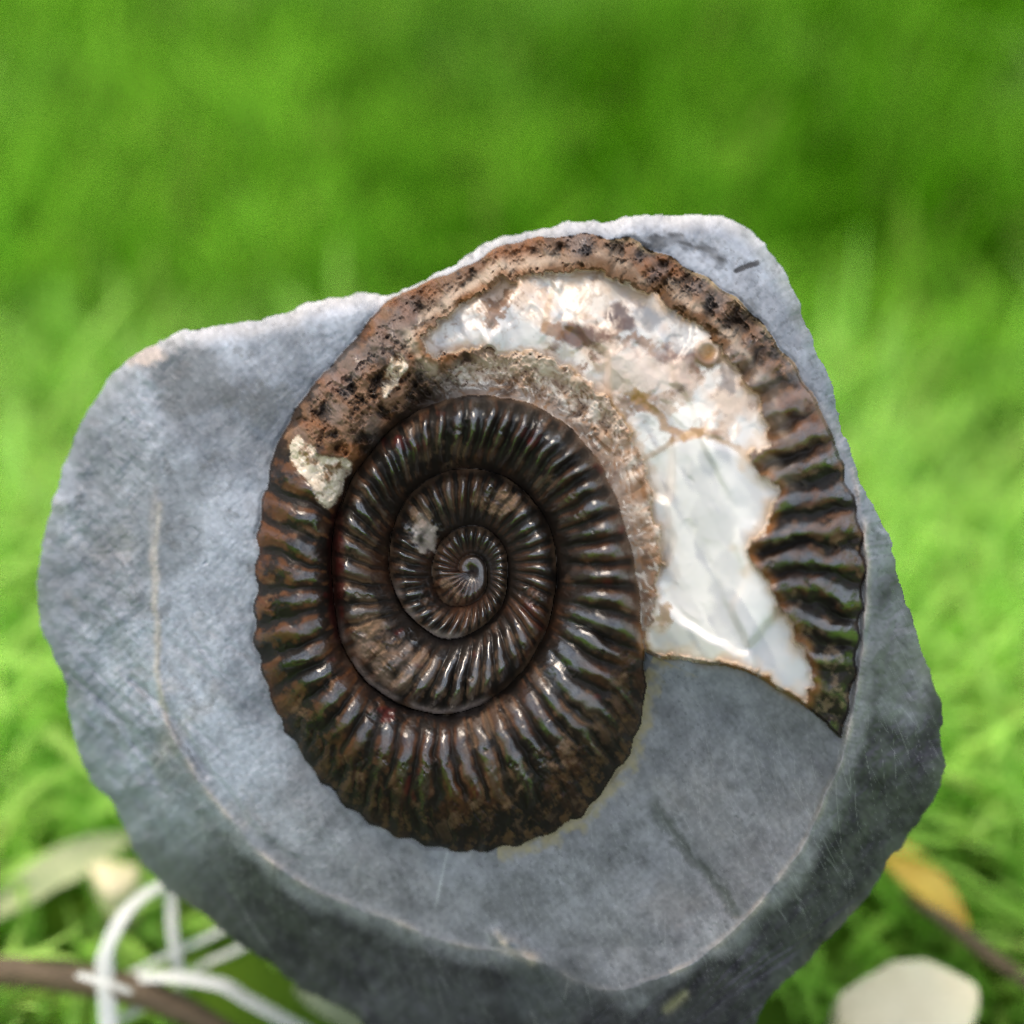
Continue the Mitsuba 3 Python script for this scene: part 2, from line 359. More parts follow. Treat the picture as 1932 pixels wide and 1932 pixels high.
# grey stone
g1, g2, g3 = fb(230, 51, 5, .6), fb(34, 52, 4, .6), fb(6, 53, 2)
col = lerp(np.broadcast_to(C(.19, .203, .232), PX.shape + (3,)), C(.385, .408, .455), sm(-.45, .5, g1 + g2 * .25))
col = lerp(col, C(.48, .43, .39), sm(.15, .75, fb(150, 54, 5, .65)) * 0.55)
lowr = sm(-150, 420, (PX - 560) * .45 + (PY - 1420) + fb(160, 154, 4) * 160)  # lower face painted darker, for light falling off downward
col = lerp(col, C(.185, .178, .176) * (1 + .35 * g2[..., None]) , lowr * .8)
col = lerp(col, C(.25, .25, .265), sm(.1, .6, fb(110, 56, 5, .65)) * 0.55)
# slate-dark skin on bevels and hollow side, part of it painted down-facing shade
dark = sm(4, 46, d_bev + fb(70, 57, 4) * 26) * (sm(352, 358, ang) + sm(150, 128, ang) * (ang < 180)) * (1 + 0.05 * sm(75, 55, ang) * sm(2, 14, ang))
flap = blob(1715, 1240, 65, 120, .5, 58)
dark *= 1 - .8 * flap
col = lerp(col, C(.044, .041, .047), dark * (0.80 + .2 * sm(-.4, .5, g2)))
col = lerp(col, C(.085, .088, .092), blob(1060, 1880, 95, 75, .45, 59) * .8)
col = lerp(col, C(.10, .10, .105), blob(830, 1905, 120, 55, .45, 60) * .6)
col = lerp(col, C(.13, .133, .138), blob(350, 715, 85, 70, .8, 61) * .8)
col = lerp(col, C(.16, .165, .17), blob(500, 770, 60, 34, .9, 62) * .75)
col = lerp(col, C(.15, .16, .17), blob(240, 950, 110, 170, .9, 63) * .55)
col = lerp(col, C(.15, .16, .17), blob(100, 1100, 40, 50, .6, 64) * .4)
speck = sm(.2, .55, fb(9, 65, 3, .7)) * sm(300, 325, ang) * sm(-4, 25, d_am)
col = lerp(col, C(.10, .105, .11), speck * .55)
slate = sm(22, 4, dline(P((1190, 462), (1270, 458), (1330, 475), (1362, 492)), 1.5) + fb(16, 66, 3) * 12)
col = lerp(col, C(.07, .073, .08), slate * (0.5 + .5 * sm(-.4, .3, rotated(5, 67, 15, 5) - .5)))
col = lerp(col, C(.05, .05, .055), sm(8, 3, dline(P((1397, 514), (1415, 506), (1438, 500)), .5)))
col = lerp(col, C(.09, .095, .085), sm(16, 4, dline(P((1240, 1535), (1290, 1600), (1340, 1660), (1395, 1735)), .8) + fb(14, 68, 3) * 8) * .75)
# pale crease lines and veins
vein = np.exp(-(s_face / 7) ** 2) * (sm(60, 100, ang) * sm(208, 190, ang) * .75 + (ang > 340) * .9 + (ang < 62) * .9)
col = lerp(col, C(.46, .40, .35), np.clip(vein * (1.6 * nz(30, 69) - .12), 0, 1) * .8)
col = lerp(col, C(.44, .40, .35), np.exp(-(dline(P((302, 960), (296, 1050), (300, 1200), (302, 1340)), .8) / 6) ** 2) * .75)
col = lerp(col, C(.55, .45, .34), np.exp(-(led / 9) ** 2) * nz(14, 70))
col = lerp(col, C(.45, .46, .45), np.exp(-(dline(P((850, 1620), (838, 1665), (828, 1720)), .3) / 2.2) ** 2) * .6)
col = lerp(col, C(.36, .33, .18), np.exp(-(dline(P((1268, 1918), (1300, 1890)), .3) / 9) ** 2) * .6)
sky_lit_rim = sm(40, 6, d_out) * sm(205, 228, ang) * sm(330, 300, ang)  # upward rim painted pale, standing for bright sky on it
col = lerp(col, C(.50, .47, .45), sky_lit_rim * (.6 + .4 * nz(40, 71)))
col = lerp(col, C(.52, .42, .36), blob(275, 672, 40, 22, .5, 72) * .8)
# scratches
sc = np.abs(rotated(9, 73, 62, 26) - .5)
col = lerp(col, C(.46, .46, .45), sm(.016, 0, sc) * .16 * sm(30, 80, d_am))
sc = np.abs(rotated(10, 74, 82, 30) - .5)
col = lerp(col, C(.46, .45, .43), sm(.016, 0, sc) * .18 * sm(1300, 1420, PY))
col = col * np.clip(1 + .12 * g3 + .14 * fb(14, 75, 3) + .30 * fb(75, 220, 5, .7) + .16 * (rotated(6, 221, 64, 9) - .5) + .12 * (rotated(4, 222, 86, 12) - .5), .4, 1.5)[..., None]
col = lerp(col, C(.07, .07, .072), sm(.5, .75, fb(6, 223, 2)) * sm(0, .5, fb(90, 224, 3)) * .35)
col = lerp(col, C(.06, .052, .045), np.exp(-(d_am / 4) ** 2) * .5 * nz(50, 218))  # contact shade painted round the foot of the shell
col = lerp(col, C(.12, .12, .122), sm(.25, .75, fb(48, 191, 5, .7)) * .6 * (1 - np.clip(dark, 0, 1)))
ruf = 0.50 + .14 * g2
# yellowish grit fringe at the foot of the shell on the lower right
fr = sm(30, 4, d_am + fb(14, 76, 3) * 14) * sm(745, 755, 745 + 10 * ((th > 25) & (th < 85) & (r > 380) & (r < 620)))
col = lerp(col, C(.34, .28, .15), fr * .75)
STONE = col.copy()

# brown shell
bn1, bn2, bn3 = fb(70, 81, 4, .6), fb(20, 82, 4, .65), fb(7, 83, 2)
sh_c = lerp(np.broadcast_to(C(.011, .007, .005), PX.shape + (3,)), C(.040, .015, .007), sm(-.1, .7, bn1))
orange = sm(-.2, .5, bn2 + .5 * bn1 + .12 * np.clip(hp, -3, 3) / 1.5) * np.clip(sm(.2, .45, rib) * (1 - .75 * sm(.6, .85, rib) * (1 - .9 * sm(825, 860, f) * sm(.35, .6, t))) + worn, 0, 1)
orange *= 0.55 + .4 * sm(830, 880, f) * sm(960, 920, f)
sh_c = lerp(sh_c, C(.20, .070, .019), orange * (.36 + .10 * sm(740, 780, f)))
dust = sm(.25, .75, bn2 * .7 + fb(110, 84, 3) * .7 + .15 * np.clip(hp2, -4, 4) / 3)
sh_c = lerp(sh_c, C(.25, .15, .085), np.clip(dust * (0.12 + .3 * sm(.7, .4, rib) + .6 * worn) + .55 * np.exp(-((1 - t) * w / 7) ** 2) * (f < 745) * nz(24, 85), 0, .85))
seam_shade = np.exp(-(t * w / 9) ** 2)  # shade in the seams, painted as a dark line
sh_c = lerp(sh_c, C(.016, .011, .008), seam_shade * .25 * (f < 760) * sm(.3, .6, nz(40, 185)))
red = blob(640, 1090, 16, 120, .4, 86) * .9
sh_c = lerp(sh_c, C(.085, .008, .006), np.maximum(red * .8, sm(.6, .85, fb(46, 87, 3)) * (f > 380) * (f < 900)) * .6)
low_flank = sm(.5, .9, t) * sm(740, 770, f) * sm(900, 820, f)  # down-facing outer flank, darkened in colour with its rib shading
sh_c = lerp(sh_c, lerp(np.broadcast_to(C(.010, .007, .005), PX.shape + (3,)), C(.085, .046, .019), sm(.1, .7, fb(18, 88, 4, .65) + .5 * (rib - .45))), low_flank * .75)
sh_c = lerp(sh_c, C(.008, .006, .004), sm(.5, .15, rib) * env * .75)  # grooves blackened in the colour, as shade between ribs
s_ruf = 0.23 + .10 * sm(-.2, .5, bn2) + .30 * dust * (.4 + .6 * worn) + .14 * worn + .22 * low_flank + .10 * orange
sd_ = (rout - r_w)
bead = np.exp(-((sd_ - 3) / 8) ** 2) * (sm(80, 100, f) * sm(178, 160, f) + sm(436, 450, f) * sm(530, 505, f)) * sm(.15, .5, nz(22, 186))
sh_c = lerp(sh_c, C(.27, .21, .18), np.clip(bead, 0, 1) * .75)
sh_c = lerp(sh_c, C(.42, .34, .29), blob(812, 1012, 32, 26, 1.3, 187) * .7 * nz(14, 189) * 1.6)
sh_c = lerp(sh_c, C(.20, .13, .09), blob(735, 1262, 55, 50, 1.1, 188) * .8 * nz(16, 215))
darkend = sm(1052, 1066, f) * sm(-70, -10, s_cal) * (PY > 860)
darkend = np.maximum(darkend, sm(1084, 1094, f))
sh_c = lerp(sh_c, lerp(np.broadcast_to(C(.014, .010, .008), PX.shape + (3,)), C(.15, .10, .06), sm(.1, .6, bn2)), darkend * .88)
# rough crust, tan to grey brown
cc = lerp(np.broadcast_to(C(.026, .014, .008), PX.shape + (3,)), C(.165, .088, .048), sm(-.35, .55, bn2 + .06 * np.clip(hp2, -8, 8)))
cc = lerp(cc, C(.22, .080, .024), sm(-.05, .5, fb(44, 89, 4)) * .65)
cc = lerp(cc, C(.15, .135, .13), sm(.1, .55, fb(60, 90, 4)) * .45)
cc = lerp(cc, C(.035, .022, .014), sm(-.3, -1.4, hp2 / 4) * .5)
crust_up = crust + sm(1030, 1050, f) * sm(0.35, .5, t) * sm(1066, 1046, f)
crust_up = np.clip(crust_up, 0, 1)
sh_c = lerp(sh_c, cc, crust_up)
s_ruf = s_ruf * (1 - crust_up) + (0.33 + .12 * bn2) * crust_up
# cream band: the inner wall of the last whorl next to the third whorl
band = crust_up * 0
inner = sm(.36, .24, t + fb(60, 93, 3) * .06) * sm(975, 995, f) + sm(.30, .2, t) * sm(1060, 1070, f) * sm(.0, .04, t)
inner = np.clip(inner, 0, 1) * (f > 960)
cb = lerp(np.broadcast_to(C(.50, .34, .235), PX.shape + (3,)), C(.74, .62, .51), sm(-.3, .4, fb(30, 94, 4)))
cb = lerp(cb, C(.26, .13, .06), sm(.15, .6, rotated(10, 95, 80, 6) * 2 - 1 + fb(50, 96, 3)) * .6)
cb = lerp(cb, C(.16, .12, .10), sm(.13, .03, t + fb(24, 97, 3) * .04) * .7)
_g = np.random.default_rng(216).random((300, 400))
streak = ndi.map_coordinates(_g, [np.clip(t * w / 5.5, 0, 290), np.clip((f - 900) * 1.1 + fb(40, 217, 3) * 5, 0, 390)], order=1)
cb = lerp(cb, C(.27, .14, .065), sm(.58, .9, streak) * .85)
cb = lerp(cb, C(.80, .74, .66), sm(.35, .1, streak) * .6)
cb = lerp(cb, C(.12, .06, .03), sm(.2, .65, fb(26, 207, 4, .65)) * .7)
sh_c = lerp(sh_c, cb, inner)
s_ruf = s_ruf * (1 - inner) + .5 * inner
# rust lip and cream margin round the calcite
rust = np.exp(-((s_cal + 6) / 9) ** 2) * (0.35 + .75 * nz(38, 98)) * (1 - inner * .8)
cream = np.exp(-((s_cal + 14) / 20) ** 2) * sm(.3, .65, nz(34, 99)) * sm(1072, 1040, f) * (f > 960)
sh_c = lerp(sh_c, C(.56, .44, .33), cream * .75)
sh_c = lerp(sh_c, C(.20, .078, .018), np.clip(rust, 0, 1) * .85)
undercut_shade = sm(-34, -14, s_cal + fb(30, 208, 4, .6) * 14) * sm(2, -4, s_cal) * sm(1000, 1012, f) * sm(1066, 1050, f) * (t > .5)  # dark amber band painting the shadow of the undercut step
sh_c = lerp(sh_c, C(.085, .040, .013), undercut_shade * .85)
sh_c = lerp(sh_c, C(.020, .013, .009), crust_up * sm(.2, .6, fb(54, 209, 4, .6)) * .6 * (1 - inner))
gold = np.exp(-((1 - t) * w / 8) ** 2) * sm(1008, 1020, f) * sm(1060, 1045, f)
sh_c = lerp(sh_c, C(.42, .31, .17), gold * .75 * nz(24, 100))
# calcite
ca = lerp(np.broadcast_to(C(.58, .555, .53), PX.shape + (3,)), C(.78, .745, .69), sm(.2, .8, id1 * .6 + id2 * .4))
ca = lerp(ca, C(.40, .39, .40), sm(.1, .6, rotated(22, 101, 62, 4) * 2 - 1 + fb(60, 201, 3) * .5) * .6)
mixd = (1 - low_piece)
ca = lerp(ca, C(.60, .43, .31), mixd * sm(-.1, .4, fb(90, 102, 4, .6)) * .8)
ca = lerp(ca, C(.42, .24, .12), mixd * sm(.1, .5, fb(64, 302, 5, .7)) * .6)
ca = lerp(ca, C(.22, .12, .07), mixd * sm(.1, .45, fb(48, 202, 5, .7)) * .9)
for b, c_, s_ in [((1090, 641, 52, 27), (.10, .035, .02), .9), ((1060, 625, 30, 16), (.26, .12, .05), .8), ((1178, 604, 30, 30), (.07, .035, .03), .9), ((1298, 706, 25, 44), (.11, .05, .035), .85), ((1262, 676, 46, 16), (.20, .12, .10), .7),
                  ((1259, 585, 78, 34), (.16, .16, .17), .75), ((1290, 640, 45, 30), (.38, .37, .36), .6), ((1220, 712, 85, 48), (.66, .50, .40), .75), ((1212, 752, 24, 13), (.38, .20, .06), .85),
                  ((1320, 826, 26, 12), (.36, .18, .05), .85), ((1385, 712, 16, 34), (.13, .11, .11), .7), ((1345, 672, 30, 34), (.20, .10, .045), .9), ((1262, 1165, 14, 24), (.30, .17, .06), .8), ((1110, 560, 60, 34), (.64, .54, .44), .6)]:
    ca = lerp(ca, C(*c_), blob(*b, .75, int(b[0] + b[1])) * s_)
ca = lerp(ca, C(.32, .16, .05), sm(11, 3, dline(P((1215, 755), (1254, 786), (1261, 812), (1300, 826)), 1.2)) * .8)
ca = lerp(ca, C(.34, .19, .08), sm(8, 2, dline(P((1056, 520), (1052, 560), (1040, 600), (1035, 630)), 1.0)) * .5)
ca = lerp(ca, C(.34, .20, .08), sm(9, 2, dline(P((1225, 870), (1275, 838), (1320, 820), (1380, 838), (1425, 862)), 1.2)) * .6)
ca = lerp(ca, C(.40, .22, .06), np.exp(-(np.hypot(PX - 1347, PY - 667) / 11) ** 2))
veins = np.abs(fb(70, 203, 5, .6))
ca = lerp(ca, C(.26, .12, .045), sm(.05, .0, veins) * (.0 + .25 * mixd) * nz(60, 204))
ca = lerp(ca, C(.60, .46, .33), sm(30, 0, s_cal + fb(30, 205, 4) * 26) * (.75 * nz(26, 225) + .1))
ca = lerp(ca, C(.34, .20, .08), sm(14, 0, s_cal) * (0.25 + .6 * nz(30, 103)))
c_ruf = 0.16 + .16 * nz(20, 104) + .1 * mixd
m_cal_s = sm(-1.5, 1.5, s_cal)
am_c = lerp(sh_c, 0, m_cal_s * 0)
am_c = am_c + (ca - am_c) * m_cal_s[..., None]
am_ruf = s_ruf * (1 - m_cal_s) + c_ruf * m_cal_s
sp_c = lerp(np.broadcast_to(C(.58, .48, .36), PX.shape + (3,)), C(.20, .11, .05), sm(-.05, .4, fb(22, 105, 4, .65)))
am_c = am_c + (sp_c - am_c) * sm(-4, 5, s_spar + fb(12, 106, 3) * 6)[..., None]
# the drop at the broken end
am_edge = sm(0, -1.5, s_am)
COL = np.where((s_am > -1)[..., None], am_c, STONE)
RUF = np.where(s_am > -1, am_ruf, ruf)
endrim = np.exp(-(dline(P((1256, 1252), (1314, 1258), (1378, 1266), (1436, 1286), (1487, 1318), (1530, 1342)), .5) / 8) ** 2)
COL = lerp(COL, C(.22, .14, .05), endrim * .7 * nz(20, 107))
COL = np.clip(COL, .004, .88)
RUF = np.clip(RUF, .14, .85)
# where the old varnish-like sheen is worn off: grooves, dusty spots, crust, the outer flank
dull = np.clip(.12 + .5 * dust * (1 - .6 * sm(.5, .8, rib)) + .5 * worn + .5 * low_flank + .9 * sm(.85, .5, rib) * env + .5 * sm(800, 850, f) * sm(955, 930, f) * sm(.4, .65, t) + .22 * crust_up + .45 * sm(1048, 1064, f) * sm(.95, .5, rib) + .3 * sm(1088, 1096, f) + .3 * sm(770, 830, f) * sm(965, 930, f) * sm(.95, .55, rib) + .15 * sm(745, 770, f) + .5 * inner + .25 * fb(18, 210, 4, .65) + .15 * bn1 - .25 * sm(.2, .6, -bn1), 0.04, .96)
dull = np.clip(dull + .6 * np.maximum(np.exp(-(t * w / 6) ** 2), np.exp(-((1 - t) * w / 6) ** 2)) * (f < 742), 0, .96)
dull = ndi.gaussian_filter(dull, .7)

# ------------------------------------------------------------------ from model units to the world
FLARE = S / DIST
def to_world(x, y, z):
    """Stone frame (u right, u down, u out of the face) to metres; the flanks of the stone spread towards its back."""
    k = 1 - z * FLARE
    lx, ly, lz = (x - 973) * S * k, -(y - 973) * S * k, z * S
    o = CAM + FWD * DIST
    p = o + lx[..., None] * np.array([1.0, 0, 0]) + ly[..., None] * UP - lz[..., None] * FWD
    p[..., 2] = np.maximum(p[..., 2], -0.003 + 0.0 * p[..., 2])
    return p


V = to_world(PX, PY, z_grid)
du, dv = np.gradient(V, axis=1), np.gradient(V, axis=0)
N = np.cross(dv, du)
N /= np.maximum(np.linalg.norm(N, axis=-1, keepdims=True), 1e-12)
if (N.reshape(-1, 3) @ -FWD).mean() < 0:
    N = -N
idx = np.arange(HH * WW).reshape(HH, WW)
m4 = m_out[:-1, :-1] & m_out[1:, :-1] & m_out[:-1, 1:] & m_out[1:, 1:]
qa, qb, qc, qd = idx[:-1, :-1], idx[1:, :-1], idx[1:, 1:], idx[:-1, 1:]

# piece numbers per cell
sub = lambda a: a[:-1, :-1]
fa, ta = sub(f), sub(t)
is_am = sub(amm)
rib_on = is_am & (sub(c1 * (1 - split) + c1 * split) > .62) & (sub(env * (1 - worn)) > .35) & (ta > .07) & (ta < .97) & ~sub(m_cal) & (fa > -330) & (sub(inner) < .3) & (sub(crust_up) < .5) & (sub(s_spar) < 0)
rib_no = np.round(sub(ph)).astype(int)
whorl_no = np.where(fa >= 744, 0, np.where(fa >= 384, 1, np.where(fa >= 24, 2, 3)))
is_cal = sub(m_cal) & is_am
is_spar = sub(m_spar) & is_am
is_crust = is_am & (sub(crust_up) > .5) & ~is_cal & ~is_spar & (sub(inner) < .5)
is_wall = is_am & (sub(inner) >= .5) & ~is_cal

VF, NF, CF, RF, DF = V.reshape(-1, 3), N.reshape(-1, 3), COL.reshape(-1, 3), RUF.reshape(-1), dull.reshape(-1)


def cells(mask):
    mk = mask & m4
    a, b, c, d = qa[mk], qb[mk], qc[mk], qd[mk]
    return np.vstack([np.stack([a, b, c], 1), np.stack([a, c, d], 1)])


def add(key, faces, bsdf, extra=None):
    u, inv = np.unique(faces, return_inverse=True)
    v, n, c, rr_, dd_ = VF[u], NF[u], CF[u], RF[u], DF[u]
    fcs = inv.reshape(-1, 3)
    if extra is not None:
        ev, ef, en, ec, er = extra
        fcs = np.vstack([fcs, ef + len(v)])
        v, n, c, rr_, dd_ = np.vstack([v, ev]), np.vstack([n, en]), np.vstack([c, ec]), np.concatenate([rr_, er]), np.concatenate([dd_, er])
    path = meshkit.write_ply((v, fcs), False, np.stack([rr_, dd_], 1), c, normals=n)
    scene[key] = {'type': 'ply', 'filename': path, 'face_normals': False, 'bsdf': {'type': 'ref', 'id': bsdf}}


VC = {'type': 'mesh_attribute', 'name': 'vertex_color'}
ruf_tex = mikit.proc(lambda p, n, uv: uv.x)
def two(b): return {'type': 'twosided', 'bsdf': b}
scene['mat_stone'] = two({'type': 'principled', 'base_color': VC, 'roughness': ruf_tex, 'specular': 0.22})
scene['mat_shell'] = two({'type': 'blendbsdf', 'weight': mikit.proc(lambda p, n, uv: uv.y),
                          'bsdf_0': {'type': 'principled', 'base_color': VC, 'roughness': ruf_tex, 'eta': 2.3},
                          'bsdf_1': {'type': 'principled', 'base_color': VC, 'roughness': 0.7, 'specular': 0.2}})
scene['mat_calcite'] = two({'type': 'principled', 'base_color': VC, 'roughness': ruf_tex, 'specular': 0.6, 'clearcoat': 0.5, 'clearcoat_gloss': 0.85})

# sides and back of the stone
ring = smooth_closed(OUT)
n_ring = 420
ls = shapely.LinearRing(ring)
pts = np.array([ls.interpolate(s_, normalized=True).coords[0] for s_ in np.linspace(0, 1, n_ring, endpoint=False)])
if ls.is_ccw:
    pts = pts[::-1]
cen = np.array([900.0, 1250.0])
p_in = cen + (pts - cen) * 0.994
ii = np.clip((p_in[:, 1] - Y0) / G, 0, HH - 1), np.clip((p_in[:, 0] - X0) / G, 0, WW - 1)
zz = np.where(m_out, z_grid, np.nan)
near = ndi.distance_transform_edt(~m_out, return_distances=False, return_indices=True)
zfill = z_grid[near[0], near[1]]
ze = ndi.map_coordinates(zfill, ii, order=1)
rows = []
steps = np.linspace(0, 1, 16)
for j, s_ in enumerate(steps):
    sc_ = 0.992 - 0.10 * s_ - 0.55 * max(0, s_ - 0.55) ** 1.7 * 2.3
    pj = cen + (pts - cen) * sc_
    zj = ze * (1 - s_) + (-900) * s_ - 6
    jit = meshkit.fbm(np.stack([pj[:, 0] / 130, pj[:, 1] / 130, zj / 130], 1), 4, seed=5) - .5
    pj = cen + (pj - cen) * (1 + (jit - .25) * 0.10 * min(1, s_ * 4))[:, None]
    rows.append(to_world(pj[:, 0], pj[:, 1], zj))
rows = np.array(rows)
backc = to_world(np.array([cen[0]]), np.array([cen[1] - 50]), np.array([-940.0]))
bv = np.vstack([rows.reshape(-1, 3), backc])
a = np.arange(n_ring); b = (a + 1) % n_ring
bf = np.vstack([np.vstack([np.stack([j * n_ring + a, (j + 1) * n_ring + a, (j + 1) * n_ring + b], 1), np.stack([j * n_ring + a, (j + 1) * n_ring + b, j * n_ring + b], 1)]) for j in range(15)] +
               [np.stack([15 * n_ring + a, np.full(n_ring, 16 * n_ring), 15 * n_ring + b], 1)])
bn = np.zeros_like(bv)
fn = np.cross(bv[bf[:, 1]] - bv[bf[:, 0]], bv[bf[:, 2]] - bv[bf[:, 0]])
for k in range(3):
    np.add.at(bn, bf[:, k], fn)
bn /= np.maximum(np.linalg.norm(bn, axis=1, keepdims=True), 1e-12)
out_dir = bv - bv.mean(0)
if (bn * out_dir).sum() < 0:
    bn, bf = -bn, bf[:, ::-1]
bc = np.array([.20, .21, .225]) * (0.75 + .5 * meshkit.fbm(bv * 160, 4, seed=6))[:, None]
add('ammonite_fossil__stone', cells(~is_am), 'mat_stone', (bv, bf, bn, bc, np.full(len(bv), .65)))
labels['ammonite_fossil'] = {'label': 'glossy brown ribbed spiral ammonite fossil set in a chipped grey stone', 'category': 'fossil'}
labels['ammonite_fossil__stone'] = {'label': 'smooth chipped grey stone around the fossil'}

left = is_am.copy()
names = ['whorl', 'whorl_001', 'whorl_002', 'whorl_003']
for key, mk, mat, lab in [('ammonite_fossil__calcite', is_cal, 'mat_calcite', 'white glassy calcite filling the broken outer whorl'),
                          ('ammonite_fossil__calcite_001', is_spar, 'mat_calcite', 'small cream patches of crystal at the left of the shell'),
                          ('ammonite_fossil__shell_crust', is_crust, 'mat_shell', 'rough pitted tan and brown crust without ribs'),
                          ('ammonite_fossil__shell_wall', is_wall, 'mat_shell', 'cream and tan inner wall beside the calcite')]:
    add(key, cells(mk & left), mat)
    labels[key] = {'label': lab}
    left &= ~mk
lab_w = ['outermost ribbed whorl with a broken end', 'glossy dark ribbed whorl beside the white calcite', 'narrow ribbed whorl around the innermost coil', 'tiny innermost coil at the centre of the spiral']
for k, nm in enumerate(names):
    mk = left & (whorl_no == k)
    key = 'ammonite_fossil__' + nm
    labels[key] = {'label': lab_w[k]}
    ribs = mk & rib_on
    lab_, _ = ndi.label(ribs)
    body = mk.copy()
    cnt = 0
    for num in np.unique(rib_no[ribs]):
        sel = ribs & (rib_no == num)
        if (sel & m4).sum() < 25:
            continue
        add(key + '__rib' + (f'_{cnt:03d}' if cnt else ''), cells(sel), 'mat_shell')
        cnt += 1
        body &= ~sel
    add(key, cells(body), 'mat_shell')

# ------------------------------------------------------------------ the lawn
def on_ground(px, py, h=0.0):
    d = FWD * DIST + np.array([1.0, 0, 0]) * (px - 973) * S - UP * (py - 973) * S
    return CAM + d * ((h - H_CAM) / d[2])


scene['mat_soil'] = {'type': 'diffuse', 'reflectance': mikit.proc(lambda p, n, uv: mikit.mix(mikit.mix((.030, .024, .014), (.060, .050, .028), mikit.fbm(p.x * 40, p.y * 40, 0, 3)), mikit.mix((.045, .095, .010), (.11, .19, .02), mikit.fbm(p.x * 60, p.y * 60, 0, 3)), mikit.smoothstep(.9, 1.15, dr.sqrt(dr.square(p.x / .135) + dr.square((p.y + .045) / .12)))))}  # dark bare patch below the camera is added to cut green bounce
gs = 150.0
gv = np.array([[-gs, -gs, 0], [gs, -gs, 0], [gs, gs, 0], [-gs, gs, 0]], float)
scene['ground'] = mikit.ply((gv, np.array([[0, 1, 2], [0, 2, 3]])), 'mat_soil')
labels['ground'] = {'label': 'soil and thatch under the lawn, with an added dark patch', 'kind': 'structure'}


CLEAR = [(*on_ground(x_, y_, .01)[:2], r_) for x_, y_, r_ in [(1730, 1900, .019), (1725, 2030, .012), (1690, 1650, .012), (1790, 1730, .013), (1650, 1720, .012), (1780, 1800, .012), (215, 1668, .008), (90, 1680, .010), (270, 1780, .014), (380, 1830, .014), (240, 1900, .018), (420, 1950, .016), (200, 1990, .016)]]


def blades(n, xr, yr, hmin, hmax, wid, seed):
    q = np.random.default_rng(seed)
    x, y = q.uniform(*xr, n), q.uniform(*yr, n)
    inst = (np.abs(x + .004) < 0.040) & (y > 0.070) & (y < 0.150)            # under the stone
    added_patch = np.hypot((x + .0) / .135, (y + .045) / .120) < 1 + .25 * (meshkit.fbm(np.stack([x * 40, y * 40, x * 0], 1), 2, seed=41) - .5)  # no blades on the added dark patch, out of view
    lit = np.zeros(n, bool)
    for (lx_, ly_, lr_) in CLEAR:
        lit |= np.hypot(x - lx_, (y - ly_) * .8) < lr_
    keep = ~inst & ~added_patch & ~(lit & (q.random(n) < .25)) & ~(np.hypot(x - CLEAR[0][0], y - CLEAR[0][1]) < .010)
    x, y, lit = x[keep], y[keep], lit[keep]
    n = len(x)
    tall = meshkit.fbm(np.stack([x * 16, y * 16, x * 0], 1), 3, seed=2)
    h = (hmin + (hmax - hmin) * q.random(n)) * (0.65 + .7 * tall)
    h = np.where((y < 0.078) & (np.abs(x) < .06), h * .6, h)
    h = np.where(lit, h * .42, h)
    h = np.where((np.abs(x - CLEAR[0][0]) < .024) & (y < CLEAR[0][1] + .012) & (y > .06), np.minimum(h, .010), h)
    head = q.uniform(0, 2 * np.pi, n)
    leanv = q.uniform(0.05, 0.75, n)
    curl = q.uniform(0.1, 1.1, n)
    wd = wid * q.uniform(.6, 1.25, n)
    d = np.stack([np.cos(head), np.sin(head), 0 * x], 1)
    side = np.stack([-np.sin(head), np.cos(head), 0 * x], 1)
    tw = q.uniform(-.9, .9, n)
    base = np.stack([x, y, 0 * x], 1)
    vs = []
    ts = [0, .3, .58, .82, 1.0]
    for s_, ww_ in zip(ts, [.8, 1.0, .9, .6, 0.06]):
        a_ = leanv + curl * s_
        c = base + d * (h * s_ * np.sin(a_ * .8))[:, None] + np.array([0, 0, 1.0]) * (h * s_ * np.cos(a_ * .75))[:, None]
        sd = side * np.cos(tw * s_)[:, None] + np.array([0, 0, 1.0]) * np.sin(tw * s_)[:, None] * .5
        vs += [c - sd * (wd * ww_ * .5)[:, None], c + sd * (wd * ww_ * .5)[:, None]]
    v = np.stack(vs, 1).reshape(-1, 3)
    o = (np.arange(n) * 10)[:, None]
    fq = []
    for k in range(4):
        i = 2 * k
        fq += [np.stack([o[:, 0] + i, o[:, 0] + i + 1, o[:, 0] + i + 3], 1), np.stack([o[:, 0] + i, o[:, 0] + i + 3, o[:, 0] + i + 2], 1)]
    patch = .5 * meshkit.fbm(np.stack([x * 8 + 3, y * 6, x * 0], 1), 3, seed=9) + .5 * meshkit.fbm(np.stack([x * 34, y * 26, x * 0], 1), 2, seed=19)
    k1 = np.clip(patch * 3.6 - 1.35 + .55 * np.clip((.36 - y) / .2, 0, 1), 0, 1)[:, None]  # nearer blades painted paler, for sky gloss on close grass
    c = np.array([.075, .255, .004]) * (1 - k1) + np.array([.28, .60, .045]) * k1
    k2 = np.clip(meshkit.fbm(np.stack([x * 11 + 7, y * 9, x * 0], 1), 3, seed=29) * 3 - 1.45 + 1.0 * np.clip((.34 - y) / .18, 0, 1), 0, 1)[:, None]  # pale highlight tone in the blade colour, stronger close by
    c = c * (1 - k2) + np.array([.52, .80, .18]) * k2
    yel = (q.random(n) < .10)[:, None]
    c = np.where(yel, c * .5 + np.array([.26, .25, .07]) * .5, c)
    c = c * q.uniform(.75, 1.25, n)[:, None]
    cv = np.repeat(c, 10, 0)
    return v, np.vstack(fq), cv


